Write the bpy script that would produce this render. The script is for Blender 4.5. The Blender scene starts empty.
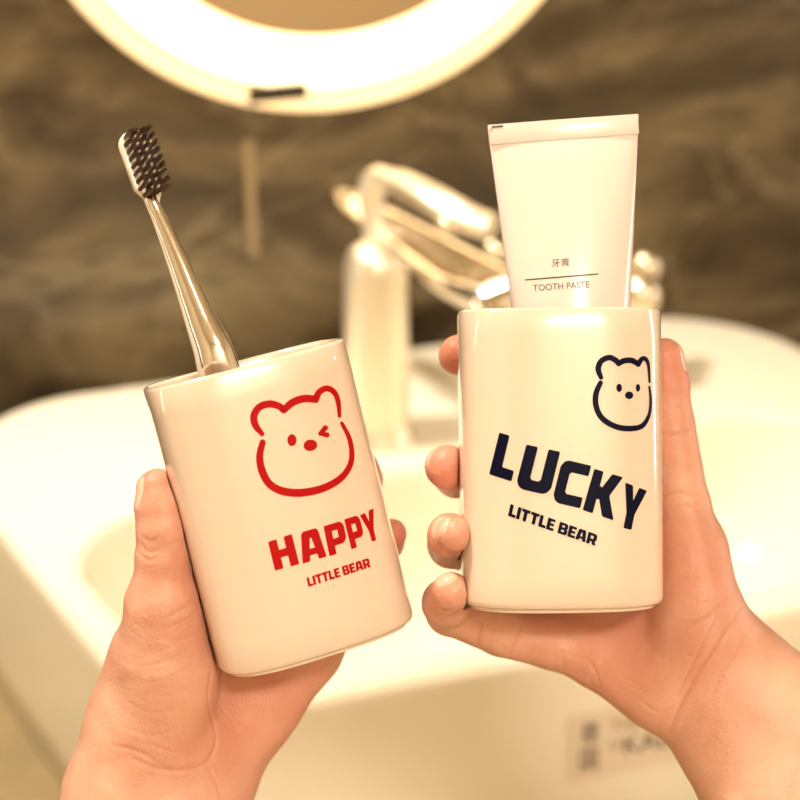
import bpy, bmesh, math, random
import numpy as np
from mathutils import Vector, Matrix
from mathutils.bvhtree import BVHTree
from mathutils.geometry import tessellate_polygon

random.seed(4)
C = bpy.context.scene.collection
F = 1571.0                       # focal length in pixels of the 800 px frame
PITCH = math.radians(28)
CAM = Vector((0, 0, 1.37))
RIGHT = Vector((1, 0, 0))
FWD = Vector((0, math.cos(PITCH), -math.sin(PITCH)))
UP = Vector((0, math.sin(PITCH), math.cos(PITCH)))
HOLD = 0.55                      # distance of the held cups from the lens

def at(px, py, t):
    """world point seen at photo coordinates px,py at forward distance t (m)"""
    return CAM + (RIGHT * ((px - 400) / F) - UP * ((py - 400) / F) + FWD) * t

def ray(px, py):
    return (RIGHT * ((px - 400) / F) - UP * ((py - 400) / F) + FWD).normalized()

# room frame: u runs along the mirror wall, w towards the wall
YAW = math.radians(17.5)
U = Vector((math.cos(YAW), math.sin(YAW), 0))
W = Vector((-math.sin(YAW), math.cos(YAW), 0))
ORG = Vector((-.12, .622, 0))
def room(u, w, z=0):
    p = ORG + U * u + W * w
    return Vector((p.x, p.y, z))
ROOM_M = Matrix.Translation(ORG) @ Matrix.Rotation(YAW, 4, 'Z')
RIM = 0.85
WALL_W = .440

# ---------------------------------------------------------------- materials
def lin(c):
    return tuple(((v / 255) / 12.92 if v / 255 <= .04045 else ((v / 255 + .055) / 1.055) ** 2.4) for v in c)

def mat(name, col, rough=.5, metal=0.0, coat=0.0, sss=0.0, emit=None, estr=0, spec=.5, noise=0.0, nscale=20, bump=0.0, bscale=200):
    m = bpy.data.materials.new(name); m.use_nodes = True
    nt = m.node_tree; b = nt.nodes['Principled BSDF']
    col = lin(col)
    b.inputs['Base Color'].default_value = (*col, 1)
    b.inputs['Roughness'].default_value = rough
    b.inputs['Metallic'].default_value = metal
    b.inputs['Coat Weight'].default_value = coat
    b.inputs['Coat Roughness'].default_value = .08
    b.inputs['Specular IOR Level'].default_value = spec
    if sss:
        b.inputs['Subsurface Weight'].default_value = sss
        b.inputs['Subsurface Radius'].default_value = (1, .45, .25)
        b.inputs['Subsurface Scale'].default_value = .004
    if emit:
        b.inputs['Emission Color'].default_value = (*lin(emit), 1)
        b.inputs['Emission Strength'].default_value = estr
    tc = nt.nodes.new('ShaderNodeTexCoord')
    if noise:
        n = nt.nodes.new('ShaderNodeTexNoise'); n.inputs['Scale'].default_value = nscale
        n.inputs['Detail'].default_value = 4
        nt.links.new(tc.outputs['Object'], n.inputs['Vector'])
        r = nt.nodes.new('ShaderNodeValToRGB')
        r.color_ramp.elements[0].position = .3; r.color_ramp.elements[1].position = .7
        r.color_ramp.elements[0].color = (*[v * (1 - noise) for v in col], 1)
        r.color_ramp.elements[1].color = (*[min(1, v * (1 + noise)) for v in col], 1)
        nt.links.new(n.outputs['Fac'], r.inputs['Fac'])
        nt.links.new(r.outputs['Color'], b.inputs['Base Color'])
    if bump:
        n = nt.nodes.new('ShaderNodeTexNoise'); n.inputs['Scale'].default_value = bscale
        nt.links.new(tc.outputs['Object'], n.inputs['Vector'])
        bp = nt.nodes.new('ShaderNodeBump'); bp.inputs['Strength'].default_value = bump
        bp.inputs['Distance'].default_value = .0005
        nt.links.new(n.outputs['Fac'], bp.inputs['Height'])
        nt.links.new(bp.outputs['Normal'], b.inputs['Normal'])
    return m

def stone_material():
    m = bpy.data.materials.new('dark_stone'); m.use_nodes = True
    nt = m.node_tree; L = nt.links; b = nt.nodes['Principled BSDF']
    tc = nt.nodes.new('ShaderNodeTexCoord')
    mp = nt.nodes.new('ShaderNodeMapping'); mp.inputs['Rotation'].default_value = (0, math.radians(-28), 0)
    mp.inputs['Scale'].default_value = (1.0, 1, 2.2)
    L.new(tc.outputs['Object'], mp.inputs['Vector'])
    n = nt.nodes.new('ShaderNodeTexNoise'); n.inputs['Scale'].default_value = 6; n.inputs['Detail'].default_value = 7
    n.inputs['Roughness'].default_value = .62; n.inputs['Distortion'].default_value = .7
    L.new(mp.outputs['Vector'], n.inputs['Vector'])
    r = nt.nodes.new('ShaderNodeValToRGB'); e = r.color_ramp.elements
    e[0].position = .36; e[0].color = (*lin(STONE[0]), 1)
    e[1].position = .66; e[1].color = (*lin(STONE[2]), 1)
    k = e.new(.5); k.color = (*lin(STONE[1]), 1)
    L.new(n.outputs['Fac'], r.inputs['Fac'])
    n2 = nt.nodes.new('ShaderNodeTexNoise'); n2.inputs['Scale'].default_value = 3.2; n2.inputs['Detail'].default_value = 5
    n2.inputs['Distortion'].default_value = 1.4
    L.new(mp.outputs['Vector'], n2.inputs['Vector'])
    r2 = nt.nodes.new('ShaderNodeValToRGB'); e = r2.color_ramp.elements
    e[0].position = .485; e[0].color = (0, 0, 0, 1); e[1].position = .5; e[1].color = (1, 1, 1, 1)
    k = e.new(.515); k.color = (0, 0, 0, 1)
    L.new(n2.outputs['Fac'], r2.inputs['Fac'])
    mx = nt.nodes.new('ShaderNodeMix'); mx.data_type = 'RGBA'
    ml = nt.nodes.new('ShaderNodeMath'); ml.operation = 'MULTIPLY'; ml.inputs[1].default_value = .35
    L.new(r2.outputs['Color'], ml.inputs[0]); L.new(ml.outputs[0], mx.inputs['Factor'])
    L.new(r.outputs['Color'], mx.inputs['A']); mx.inputs['B'].default_value = (*lin((176, 162, 128)), 1)
    L.new(mx.outputs['Result'], b.inputs['Base Color'])
    b.inputs['Roughness'].default_value = .38
    return m

STONE = [(50, 41, 28), (86, 73, 52), (136, 120, 90)]
def skin_material():
    m = mat('skin', (226, 176, 150), rough=.44, sss=.18, spec=.42)
    nt = m.node_tree; L = nt.links; b = nt.nodes['Principled BSDF']
    tc = nt.nodes.new('ShaderNodeTexCoord')
    n = nt.nodes.new('ShaderNodeTexNoise'); n.inputs['Scale'].default_value = 55; n.inputs['Detail'].default_value = 3
    L.new(tc.outputs['Object'], n.inputs['Vector'])
    r = nt.nodes.new('ShaderNodeValToRGB'); e = r.color_ramp.elements
    e[0].position = .3; e[0].color = (*lin((214, 156, 132)), 1)
    e[1].position = .7; e[1].color = (*lin((228, 177, 152)), 1)
    L.new(n.outputs['Fac'], r.inputs['Fac'])
    at_ = nt.nodes.new('ShaderNodeAttribute'); at_.attribute_name = 'flush'
    mx = nt.nodes.new('ShaderNodeMix'); mx.data_type = 'RGBA'
    L.new(at_.outputs['Fac'], mx.inputs['Factor']); L.new(r.outputs['Color'], mx.inputs['A'])
    mx.inputs['B'].default_value = (*lin((204, 112, 90)), 1)
    L.new(mx.outputs['Result'], b.inputs['Base Color'])
    v = nt.nodes.new('ShaderNodeTexVoronoi'); v.inputs['Scale'].default_value = 900
    L.new(tc.outputs['Object'], v.inputs['Vector'])
    n3 = nt.nodes.new('ShaderNodeTexNoise'); n3.inputs['Scale'].default_value = 260; n3.inputs['Detail'].default_value = 4
    L.new(tc.outputs['Object'], n3.inputs['Vector'])
    ad = nt.nodes.new('ShaderNodeMath'); ad.operation = 'MULTIPLY_ADD'; ad.inputs[1].default_value = .4
    L.new(v.outputs['Distance'], ad.inputs[0]); L.new(n3.outputs['Fac'], ad.inputs[2])
    bp = nt.nodes.new('ShaderNodeBump'); bp.inputs['Strength'].default_value = .42; bp.inputs['Distance'].default_value = .0007
    L.new(ad.outputs[0], bp.inputs['Height']); L.new(bp.outputs['Normal'], b.inputs['Normal'])
    return m

M = {
    'stone': stone_material(),
    'skin': skin_material(),
    'nail': mat('nail', (240, 190, 168), rough=.15, spec=.6, sss=.1),
    'cup': mat('cream_plastic', (235, 214, 196), rough=.2, coat=1, sss=.05),
    'red': mat('red_print', (184, 14, 14), rough=.5, spec=.1),
    'navy': mat('navy_print', (7, 9, 38), rough=.5, spec=.1),
    'tube': mat('white_tube_plastic', (236, 221, 214), rough=.2, coat=.5, sss=.04),
    'ink': mat('grey_print', (70, 62, 58), rough=.5),
    'chrome': mat('chrome', (238, 232, 222), rough=.08, metal=1),
    'chrome_soft': mat('brushed_chrome', (236, 224, 200), rough=.27, metal=1),
    'satin': mat('satin_chrome', (250, 240, 220), rough=.42, metal=.85),
    'brushwhite': mat('white_plastic', (236, 224, 204), rough=.25, coat=.4),
    'bristle': mat('dark_bristle', (88, 56, 28), rough=.35, noise=.5, nscale=900),
    'ceramic': mat('glazed_ceramic', (250, 243, 226), rough=.12, coat=.5),
    'sticker': mat('clear_sticker', (236, 221, 202), rough=.4),
    'stickerink': mat('sticker_print', (66, 50, 36), rough=.5),
    'counter': mat('counter_stone', (150, 132, 98), rough=.35, noise=.15, nscale=9),
    'cabinet': mat('cabinet_lacquer', (150, 120, 84), rough=.4),
    'plaster': mat('cream_plaster', (234, 222, 198), rough=.9, bump=.2, bscale=60),
    'floor': mat('floor_tile', (196, 178, 148), rough=.4, noise=.1, nscale=4),
    'mirror': mat('mirror_glass', (250, 232, 206), rough=.03, metal=1),
    'mirror_back': mat('mirror_housing', (212, 190, 150), rough=.4),
    'ringlight': mat('ring_light', (255, 236, 196), rough=.5, emit=(255, 226, 176), estr=3.6),
    'edgelight': mat('lit_acrylic_edge', (255, 236, 196), rough=.4, emit=(255, 216, 160), estr=1.2),
    'black': mat('black_plastic', (48, 40, 30), rough=.35),
    'strip': mat('pale_line', (168, 150, 114), rough=.3),
    'lamp': mat('lamp_diffuser', (255, 240, 214), rough=.5, emit=(255, 222, 176), estr=3.0),
}

# ---------------------------------------------------------------- helpers
def link(name, me, material=None, parent=None, smooth=True):
    o = bpy.data.objects.new(name, me); C.objects.link(o)
    if material: me.materials.append(material)
    if smooth and len(me.polygons):
        me.polygons.foreach_set('use_smooth', [True] * len(me.polygons))
    if parent: o.parent = parent
    return o

def from_bm(name, bm, material=None, parent=None, smooth=True, sharp=None):
    bmesh.ops.recalc_face_normals(bm, faces=bm.faces)
    me = bpy.data.meshes.new(name); bm.to_mesh(me); bm.free()
    o = link(name, me, material, parent, smooth)
    if smooth and sharp:
        me.set_sharp_from_angle(angle=math.radians(sharp))
    return o

def empty(name, label, cat, mtx, group=None):
    o = bpy.data.objects.new(name, None); C.objects.link(o)
    o.empty_display_size = .02
    o.matrix_world = mtx
    o['label'] = label; o['category'] = cat
    if group: o['group'] = group
    return o

def tag(o, label=None, cat=None, group=None, kind=None):
    if label: o['label'] = label
    if cat: o['category'] = cat
    if group: o['group'] = group
    if kind: o['kind'] = kind
    return o

def box(bm, a, b, bevel=0, seg=2):
    a = Vector(a); b = Vector(b)
    r = bmesh.ops.create_cube(bm, size=1)
    bmesh.ops.scale(bm, vec=b - a, verts=r['verts'])
    bmesh.ops.translate(bm, vec=(a + b) / 2, verts=r['verts'])
    if bevel:
        es = list({e for v in r['verts'] for e in v.link_edges})
        bmesh.ops.bevel(bm, geom=es, offset=bevel, segments=seg, affect='EDGES', profile=.5)
    return r['verts']

def loft(bm, rings, cap0=True, cap1=True, closed=True):
    vs = [[bm.verts.new(p) for p in r] for r in rings]
    n = len(vs[0])
    for a, b in zip(vs, vs[1:]):
        for i in range(n if closed else n - 1):
            j = (i + 1) % n
            bm.faces.new((a[i], a[j], b[j], b[i]))
    if cap0: bm.faces.new(list(reversed(vs[0])))
    if cap1: bm.faces.new(vs[-1])
    return vs

def sweep(bm, pts, radii, seg=20, side=None, flat=1.0, power=2.0):
    """tube along pts; radii = half width along side; flat = thickness ratio"""
    pts = [Vector(p) for p in pts]; rings = []
    for i, p in enumerate(pts):
        d = (pts[min(i + 1, len(pts) - 1)] - pts[max(i - 1, 0)]).normalized()
        s = Vector(side) if side else d.orthogonal()
        s = (s - d * s.dot(d)).normalized(); t = d.cross(s)
        r = radii[i]; rx, ry = r if isinstance(r, tuple) else (r, r * flat)
        ring = []
        for k in range(seg):
            a = 2 * math.pi * k / seg; c, q = math.cos(a), math.sin(a)
            e = 2 / power
            ring.append(p + s * rx * math.copysign(abs(c) ** e, c) + t * ry * math.copysign(abs(q) ** e, q))
        rings.append(ring)
    loft(bm, rings)

def catmull(pts, n=8):
    pts = [tuple(p) for p in pts]; out = []
    P = [pts[0]] + pts + [pts[-1]]
    for i in range(1, len(P) - 2):
        p0, p1, p2, p3 = (np.array(P[j], float) for j in (i - 1, i, i + 1, i + 2))
        for k in range(n):
            t = k / n
            out.append(.5 * ((2 * p1) + (-p0 + p2) * t + (2 * p0 - 5 * p1 + 4 * p2 - p3) * t * t + (-p0 + 3 * p1 - 3 * p2 + p3) * t ** 3))
    out.append(np.array(pts[-1], float))
    return out

def lathe(bm, prof, seg=40, center=(0, 0, 0), closed_ends=True):
    cx, cy, cz = center
    rings = [[(cx + r * math.cos(2 * math.pi * k / seg), cy + r * math.sin(2 * math.pi * k / seg), cz + z) for k in range(seg)] for r, z in prof]
    loft(bm, rings, closed_ends, closed_ends)

# ---------------------------------------------------------------- room shell
def structure(name, a, b, material, bevel=0):
    bm = bmesh.new(); box(bm, a, b, bevel)
    o = from_bm(name, bm, material, smooth=False); o.matrix_world = ROOM_M
    o['kind'] = 'structure'; return o

RU0, RU1, RW0, RH = -1.15, 1.45, -1.75, 2.35
structure('floor', (RU0, RW0, -.05), (RU1, WALL_W, 0), M['floor'])
structure('ceiling', (RU0, RW0, RH), (RU1, WALL_W, RH + .05), M['plaster'])
structure('wall_back', (RU0, WALL_W, 0), (RU1, WALL_W + .08, RH), M['stone'])
structure('wall_left', (RU0 - .08, RW0, 0), (RU0, WALL_W, RH), M['plaster'])
structure('wall_right', (RU1, RW0, 0), (RU1 + .08, WALL_W, RH), M['plaster'])
structure('wall_front', (RU0, RW0 - .08, 0), (RU1, RW0, RH), M['plaster'])

# ---------------------------------------------------------------- camera
cam = bpy.data.cameras.new('camera'); co = bpy.data.objects.new('camera', cam); C.objects.link(co)
cam.sensor_width = 36; cam.lens = 36 * F / 800
co.matrix_world = Matrix((( RIGHT.x, UP.x, -FWD.x, CAM.x), (RIGHT.y, UP.y, -FWD.y, CAM.y), (RIGHT.z, UP.z, -FWD.z, CAM.z), (0, 0, 0, 1)))
cam.dof.use_dof = True; cam.dof.focus_distance = HOLD - .018; cam.dof.aperture_fstop = 7.0
cam.dof.aperture_blades = 0
cam.clip_start = .02
bpy.context.scene.camera = co

def plane_hit(px, py, wplane):
    d = ray(px, py); p0 = room(0, wplane, 0)
    t = (p0 - CAM).dot(W) / d.dot(W)
    return CAM + d * t
def to_room(p):
    q = p - ORG; return q.dot(U), q.dot(W), p.z

# thin pale vertical line set on the stone wall
a = to_room(plane_hit(248, 140, WALL_W)); b = to_room(plane_hit(249, 256, WALL_W))
structure('wall_mark_1', (a[0] - .0035, WALL_W - .0015, b[2]), (a[0] + .0035, WALL_W, a[2]), M['strip'], .0007)

# ---------------------------------------------------------------- round mirror
MW = WALL_W - .045
p3 = [to_room(plane_hit(x, y, MW)) for x, y in ((72, 0), (290, 112), (543, 0))]
def circ(p3):
    (x1, y1), (x2, y2), (x3, y3) = [(p[0], p[2]) for p in p3]
    d = 2 * (x1 * (y2 - y3) + x2 * (y3 - y1) + x3 * (y1 - y2))
    ux = ((x1**2 + y1**2) * (y2 - y3) + (x2**2 + y2**2) * (y3 - y1) + (x3**2 + y3**2) * (y1 - y2)) / d
    uy = ((x1**2 + y1**2) * (x3 - x2) + (x2**2 + y2**2) * (x1 - x3) + (x3**2 + y3**2) * (x2 - x1)) / d
    return ux, uy, math.hypot(x1 - ux, y1 - uy)
mu, mz, MR = circ(p3)
q = to_room(plane_hit(305, 37, MW)); RI = math.hypot(q[0] - mu, q[2] - mz)
q = to_room(plane_hit(300, 89, MW)); RO = math.hypot(q[0] - mu, q[2] - mz)
print('mirror', mu, mz, MR, RO, RI)
mir = empty('round_mirror', 'round wall mirror with glowing ring light above the basin', 'mirror',
            Matrix.Translation(room(mu, WALL_W, mz)) @ Matrix.Rotation(YAW, 4, 'Z') @ Matrix.Rotation(math.pi / 2, 4, 'X'))
# local z points from the wall into the room
def disc_profile(name, prof, m, seg=128, ends=True):
    bm = bmesh.new(); lathe(bm, prof, seg, closed_ends=ends)
    return from_bm(name, bm, m, mir, sharp=30)
disc_profile('housing', [(MR * .86, 0.0), (MR * .86, .030)], M['mirror_back'])
disc_profile('lit_edge', [(MR - .012, .030), (MR - .001, .031), (MR, .034), (MR, .042), (MR - .001, .0445), (MR - .014, .0445), (MR - .014, .030)], M['edgelight'], ends=False)
disc_profile('mirror_glass', [(RI, .0438), (RI - .0008, .0446)], M['mirror'])
disc_profile('mirror_glass', [(MR - .0142, .0436), (RO + .0003, .0436)], M['mirror'], ends=False)
disc_profile('ring_light', [(RI + .0001, .040), (RI + .0001, .0444), (RO, .0444), (RO, .040)], M['ringlight'], ends=False)
disc_profile('back_plate', [(MR - .0145, .0305), (MR - .0145, .0395)], M['mirror_back'])
bm = bmesh.new()
q = to_room(plane_hit(278, 93, MW))
box(bm, (q[0] - mu - .021, q[2] - mz - .0058, .043), (q[0] - mu + .021, q[2] - mz + .0058, .047), .0018)
tag(from_bm('touch_switch', bm, M['black'], mir, sharp=40), 'dark touch switch slot')

# ---------------------------------------------------------------- wash basin
def rounded_outline(u0, u1, w0, w1, r_fl, r_fr, r_br, r_bl, bow=0.0, n=14):
    pts = []
    for (cx, cy, r, a0) in ((u1 - r_fr, w0 + r_fr, r_fr, -90), (u1 - r_br, w1 - r_br, r_br, 0), (u0 + r_bl, w1 - r_bl, r_bl, 90), (u0 + r_fl, w0 + r_fl, r_fl, 180)):
        for k in range(n + 1):
            a = math.radians(a0 + 90 * k / n)
            pts.append((cx + r * math.cos(a), cy + r * math.sin(a)))
    return pts
def polar(pts, c, n=192):
    out = []
    for k in range(n):
        a = 2 * math.pi * k / n; dx, dy = math.cos(a), math.sin(a); best = 0
        for i in range(len(pts)):
            x1, y1 = pts[i][0] - c[0], pts[i][1] - c[1]; j = (i + 1) % len(pts)
            ex, ey = pts[j][0] - c[0] - x1, pts[j][1] - c[1] - y1
            den = dx * ey - dy * ex
            if abs(den) < 1e-12: continue
            t = (x1 * ey - y1 * ex) / den; s = (x1 * dy - y1 * dx) / den
            if t > 0 and -1e-6 <= s <= 1 + 1e-6: best = max(best, t)
        out.append(best)
    return out
BC = (.235, .125)
def round_poly(P, n=12):
    out = []
    for i, (x, y, r) in enumerate(P):
        p = np.array((x, y)); a = np.array(P[i - 1][:2]) - p; b = np.array(P[(i + 1) % len(P)][:2]) - p
        a /= np.linalg.norm(a); b /= np.linalg.norm(b); th = math.acos(a @ b)
        d = r / math.tan(th / 2); c = p + (a + b) / np.linalg.norm(a + b) * r / math.sin(th / 2)
        s0 = p + a * d - c; s1 = p + b * d - c
        a0 = math.atan2(s0[1], s0[0]); a1 = math.atan2(s1[1], s1[0])
        while a1 < a0: a1 += 2 * math.pi
        for k in range(n + 1):
            t = a0 + (a1 - a0) * k / n; out.append((c[0] + r * math.cos(t), c[1] + r * math.sin(t)))
    return out
outer = polar(round_poly([(0, 0, .045), (.475, 0, .06), (.58, .386, .12), (-.112, .386, .085)]), BC)
bowl = polar(round_poly([(.022, .022, .045), (.455, .022, .05), (.51, .212, .06), (-.036, .212, .05)]), BC)
NB = len(outer)
def pring(rad, z, off=0.0, sc=1.0):
    return [(BC[0] + (r * sc + off) * math.cos(2 * math.pi * k / NB), BC[1] + (r * sc + off) * math.sin(2 * math.pi * k / NB), z) for k, r in enumerate(rad)]
BH = .162
rings = [pring(outer, RIM - BH, -.004), pring(outer, RIM - BH + .003, 0), pring(outer, RIM - .12, .002), pring(outer, RIM - .05, .001), pring(outer, RIM - .02, 0)]
for k in range(7):
    a = math.pi / 2 * k / 6
    rings.append(pring(outer, RIM - .011 + .011 * math.sin(a), -.011 + .011 * math.cos(a)))
for k in range(7):
    a = math.pi / 2 * k / 6
    rings.append(pring(bowl, RIM - .010 + .010 * math.cos(a), -.0 + .010 - .010 * math.sin(a)))
for z, s in ((.03, .975), (.06, .93), (.085, .86), (.1, .76), (.108, .6), (.113, .4), (.115, .2), (.1155, .1)):
    rings.append(pring(bowl, RIM - z, 0, s))
bm = bmesh.new(); loft(bm, rings)
basin = empty('wash_basin', 'large glossy cream ceramic wash basin standing on the counter', 'basin', Matrix.Translation(room(BC[0], BC[1], RIM - BH)) @ Matrix.Rotation(YAW, 4, 'Z'))
bo = from_bm('basin_body', bm, M['ceramic'], basin, sharp=50)
bo.data.transform(Matrix.Translation((-BC[0], -BC[1], -(RIM - BH))))
bm = bmesh.new(); lathe(bm, [(.021, 0), (.021, .002), (.018, .0035), (.006, .004), (.0005, .004)], 40, (0, 0, BH - .1155))
from_bm('drain', bm, M['chrome_soft'], basin, sharp=40)
# sticker on the front of the basin
bvh_basin = None
def world_bvh(o):
    bpy.context.view_layer.update()
    mw = o.matrix_world
    return BVHTree.FromPolygons([mw @ v.co for v in o.data.vertices], [tuple(p.vertices) for p in o.data.polygons])

def patch(name, polys, material, bvh, parent, off=.00015, cuts=3, fallback=None):
    """thin print laid on a surface; polys = list of (outer, holes) traced in photo coordinates"""
    bm = bmesh.new()
    for outer_, holes in polys:
        loops = [[Vector((x, y, 0)) for x, y in outer_]] + [[Vector((x, y, 0)) for x, y in h] for h in holes]
        flat = [p for l in loops for p in l]
        vs = [bm.verts.new(p) for p in flat]
        for tri in tessellate_polygon(loops):
            try: bm.faces.new([vs[i] for i in tri])
            except ValueError: pass
    if cuts:
        for _ in range(cuts):
            es = [e for e in bm.edges if e.calc_length() > 5]
            if not es: break
            bmesh.ops.subdivide_edges(bm, edges=es, cuts=1)
            bmesh.ops.triangulate(bm, faces=bm.faces)
    inv = parent.matrix_world.inverted()
    for v in bm.verts:
        d = ray(v.co.x, v.co.y)
        hit, nrm, idx, dist = bvh.ray_cast(CAM, d)
        if hit is None:
            hit, nrm, idx, dist = bvh.find_nearest(CAM + d * HOLD)
        if nrm.dot(d) > 0: nrm = -nrm
        v.co = inv @ (hit + nrm * off)
    me = bpy.data.meshes.new(name); bm.to_mesh(me); bm.free()
    o = link(name, me, material, parent)
    inside = inv @ CAM
    # face outwards
    me.update()
    s = sum((p.normal.dot((inside - p.center).normalized())) for p in me.polygons)
    if s < 0: me.flip_normals()
    return o

def text_polys(body, bold=.012):
    """outlines of built-in font text -> list of (outer, holes) in text units, width"""
    c = bpy.data.curves.new('t', 'FONT'); c.body = body; c.resolution_u = 3; c.fill_mode = 'NONE'; c.offset = bold
    o = bpy.data.objects.new('t', c); C.objects.link(o)
    bpy.context.view_layer.update()
    me = bpy.data.meshes.new_from_object(o.evaluated_get(bpy.context.evaluated_depsgraph_get()))
    nb = {}
    for e in me.edges:
        a, b = e.vertices; nb.setdefault(a, []).append(b); nb.setdefault(b, []).append(a)
    seen = set(); loops = []
    for s in nb:
        if s in seen: continue
        l = [s]; seen.add(s); cur = s
        while True:
            nx = [x for x in nb[cur] if x not in seen]
            if not nx: break
            cur = nx[0]; seen.add(cur); l.append(cur)
        if len(l) > 2: loops.append([(me.vertices[i].co.x, me.vertices[i].co.y) for i in l])
    bpy.data.objects.remove(o); bpy.data.curves.remove(c); bpy.data.meshes.remove(me)
    def inside(p, l):
        r = False; n = len(l)
        for i in range(n):
            (x1, y1), (x2, y2) = l[i], l[i - 1]
            if (y1 > p[1]) != (y2 > p[1]) and p[0] < (x2 - x1) * (p[1] - y1) / (y2 - y1) + x1: r = not r
        return r
    depth = [sum(inside(l[0], m) for j, m in enumerate(loops) if j != i) for i, l in enumerate(loops)]
    out = []
    for i, l in enumerate(loops):
        if depth[i] % 2 == 0:
            out.append((l, [m for j, m in enumerate(loops) if depth[j] == depth[i] + 1 and inside(m[0], l)]))
    return out

def fit(polys, quad, box_=None):
    """map polys from their bounding box into a quad (bl, br, tr, tl) of photo coordinates"""
    xs = [x for o_, h in polys for x, y in o_]; ys = [y for o_, h in polys for x, y in o_]
    x0, x1, y0, y1 = box_ or (min(xs), max(xs), min(ys), max(ys))
    bl, br, tr, tl = [np.array(q_, float) for q_ in quad]
    def f(p):
        s = (p[0] - x0) / (x1 - x0); t = (p[1] - y0) / (y1 - y0)
        r = (bl * (1 - s) + br * s) * (1 - t) + (tl * (1 - s) + tr * s) * t
        return (float(r[0]), float(r[1]))
    return [([f(p) for p in o_], [[f(p) for p in h_] for h_ in h]) for o_, h in polys]

bvh_b = world_bvh(bo)
sq = [(572, 785), (700, 757), (699, 702), (571, 717)]
def rrect(x0, x1, y0, y1, r, n=5):
    pts = []
    for cx, cy, a0 in ((x1 - r, y0 + r, -90), (x1 - r, y1 - r, 0), (x0 + r, y1 - r, 90), (x0 + r, y0 + r, 180)):
        for k in range(n + 1):
            a = math.radians(a0 + 90 * k / n); pts.append((cx + r * math.cos(a), cy + r * math.sin(a)))
    return pts
tag(patch('sticker', fit([(rrect(0, 20, 0, 8, .8), [])], [(568, 784), (736, 748), (734, 691), (567, 716)]), M['sticker'], bvh_b, basin, .0004), 'translucent rounded sticker on the basin front')
def sk(s, t):   # point in sticker: s 0..1 along, t 0..1 up
    return (571 + 160 * s, 781 - 33 * s - (64 - 6 * s) * t)
def sbox(s0, s1, t0, t1): return [sk(s0, t0), sk(s1, t0), sk(s1, t1), sk(s0, t1)]
glyphs = fit(text_polys('德', .03), sbox(.06, .17, .54, .88)) + fit(text_polys('国', .03), sbox(.055, .165, .13, .46))
big = fit(text_polys('KALLIN', .045), sbox(.33, .86, .26, .54))
small = fit(text_polys('THE'), sbox(.25, .42, .66, .84)) + fit(text_polys('OF'), sbox(.24, .31, .36, .52))
patch('sticker_print', glyphs, M['stickerink'], bvh_b, basin, .0007, cuts=1)
patch('sticker_print', big, M['stickerink'], bvh_b, basin, .0007, cuts=1)
patch('sticker_print', small, mat('pale_sticker_print', (168, 148, 122), rough=.5), bvh_b, basin, .0007, cuts=1)

# counter and cabinet below
ctop = RIM - BH
cnt = empty('vanity_cabinet', 'brown vanity cabinet below the basin and its stone counter', 'cabinet', Matrix.Translation(room(.3, .16, 0)) @ Matrix.Rotation(YAW, 4, 'Z'))
bm = bmesh.new(); box(bm, (-.60, -.21, .12), (.75, .275, ctop - .031), .002)
from_bm('cabinet_body', bm, M['cabinet'], cnt, sharp=40)
for k in range(3):
    bm = bmesh.new(); x0 = -.595 + k * .448
    box(bm, (x0 + .003, -.230, .13), (x0 + .443, -.211, ctop - .04), .002)
    d = from_bm('door', bm, M['cabinet'], cnt, sharp=40)
    bm = bmesh.new(); box(bm, (x0 + .17, -.242, ctop - .075), (x0 + .27, -.231, ctop - .066), .003)
    from_bm('handle', bm, M['chrome_soft'], d, sharp=40)
bm = bmesh.new(); box(bm, (-.59, -.18, 0), (.74, .27, .1195)); from_bm('plinth', bm, M['black'], cnt, smooth=False)
bm = bmesh.new(); box(bm, (-.62, -.24, -.03), (.77, .279, 0), .003)
ct = from_bm('countertop', bm, M['counter'], None, sharp=40)
ct.matrix_world = Matrix.Translation(room(.3, .16, ctop)) @ Matrix.Rotation(YAW, 4, 'Z')
tag(ct, 'beige stone countertop under the wash basin', 'countertop')

# ---------------------------------------------------------------- basin mixer (faucet)
fb = room(*to_room(at(377, 436, 1.063))[:2], RIM)
fau = empty('basin_faucet', 'chrome basin faucet with a looped lever standing on the basin deck', 'faucet', Matrix.Translation(fb))
inv = fau.matrix_world.inverted()
L_ = lambda px, py, t: inv @ at(px, py, t)
bm = bmesh.new()
FR = .0215
lathe(bm, [(FR + .005, 0), (FR + .005, .003), (FR + .0015, .006), (FR + .0008, .02), (FR, .06), (FR - .001, .120), (FR - .002, .128), (FR - .005, .1345), (FR - .010, .139), (.004, .1405), (.0005, .1406)], 48)
from_bm('faucet_body', bm, M['satin'], fau, sharp=60)
bm = bmesh.new()
P = [L_(336, 196, 1.085), L_(352, 207, 1.075), L_(400, 238, 1.045), L_(450, 268, 1.01), L_(492, 291, .975), L_(512, 299, .965), L_(519, 304, .964)]
sweep(bm, P, [(.007, .005), (.012, .008), (.015, .0095), (.019, .009), (.019, .009), (.017, .008), (.010, .005)], 28, side=U - W * .9 + Vector((0, 0, .3)), power=3.2)
from_bm('spout', bm, M['chrome'], fau, sharp=60)
bm = bmesh.new()
P = catmull([L_(377, 240, 1.045), L_(374, 222, 1.045), L_(371, 198, 1.04), L_(376, 182, 1.035), L_(396, 180, 1.025), L_(430, 197, 1.0), L_(466, 218, .985), L_(492, 227, .975)], 4)
P = [Vector(p) for p in P]
sweep(bm, P, [(.0082, .0060) if i < 9 else (.0095, .0068) for i in range(len(P))], 22, side=U - W * .9, power=2.6)
from_bm('lever', bm, M['satin'], fau, sharp=60)
bm = bmesh.new(); bmesh.ops.create_uvsphere(bm, u_segments=20, v_segments=12, radius=.0075, matrix=Matrix.Translation(L_(447, 226, .985)))
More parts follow.
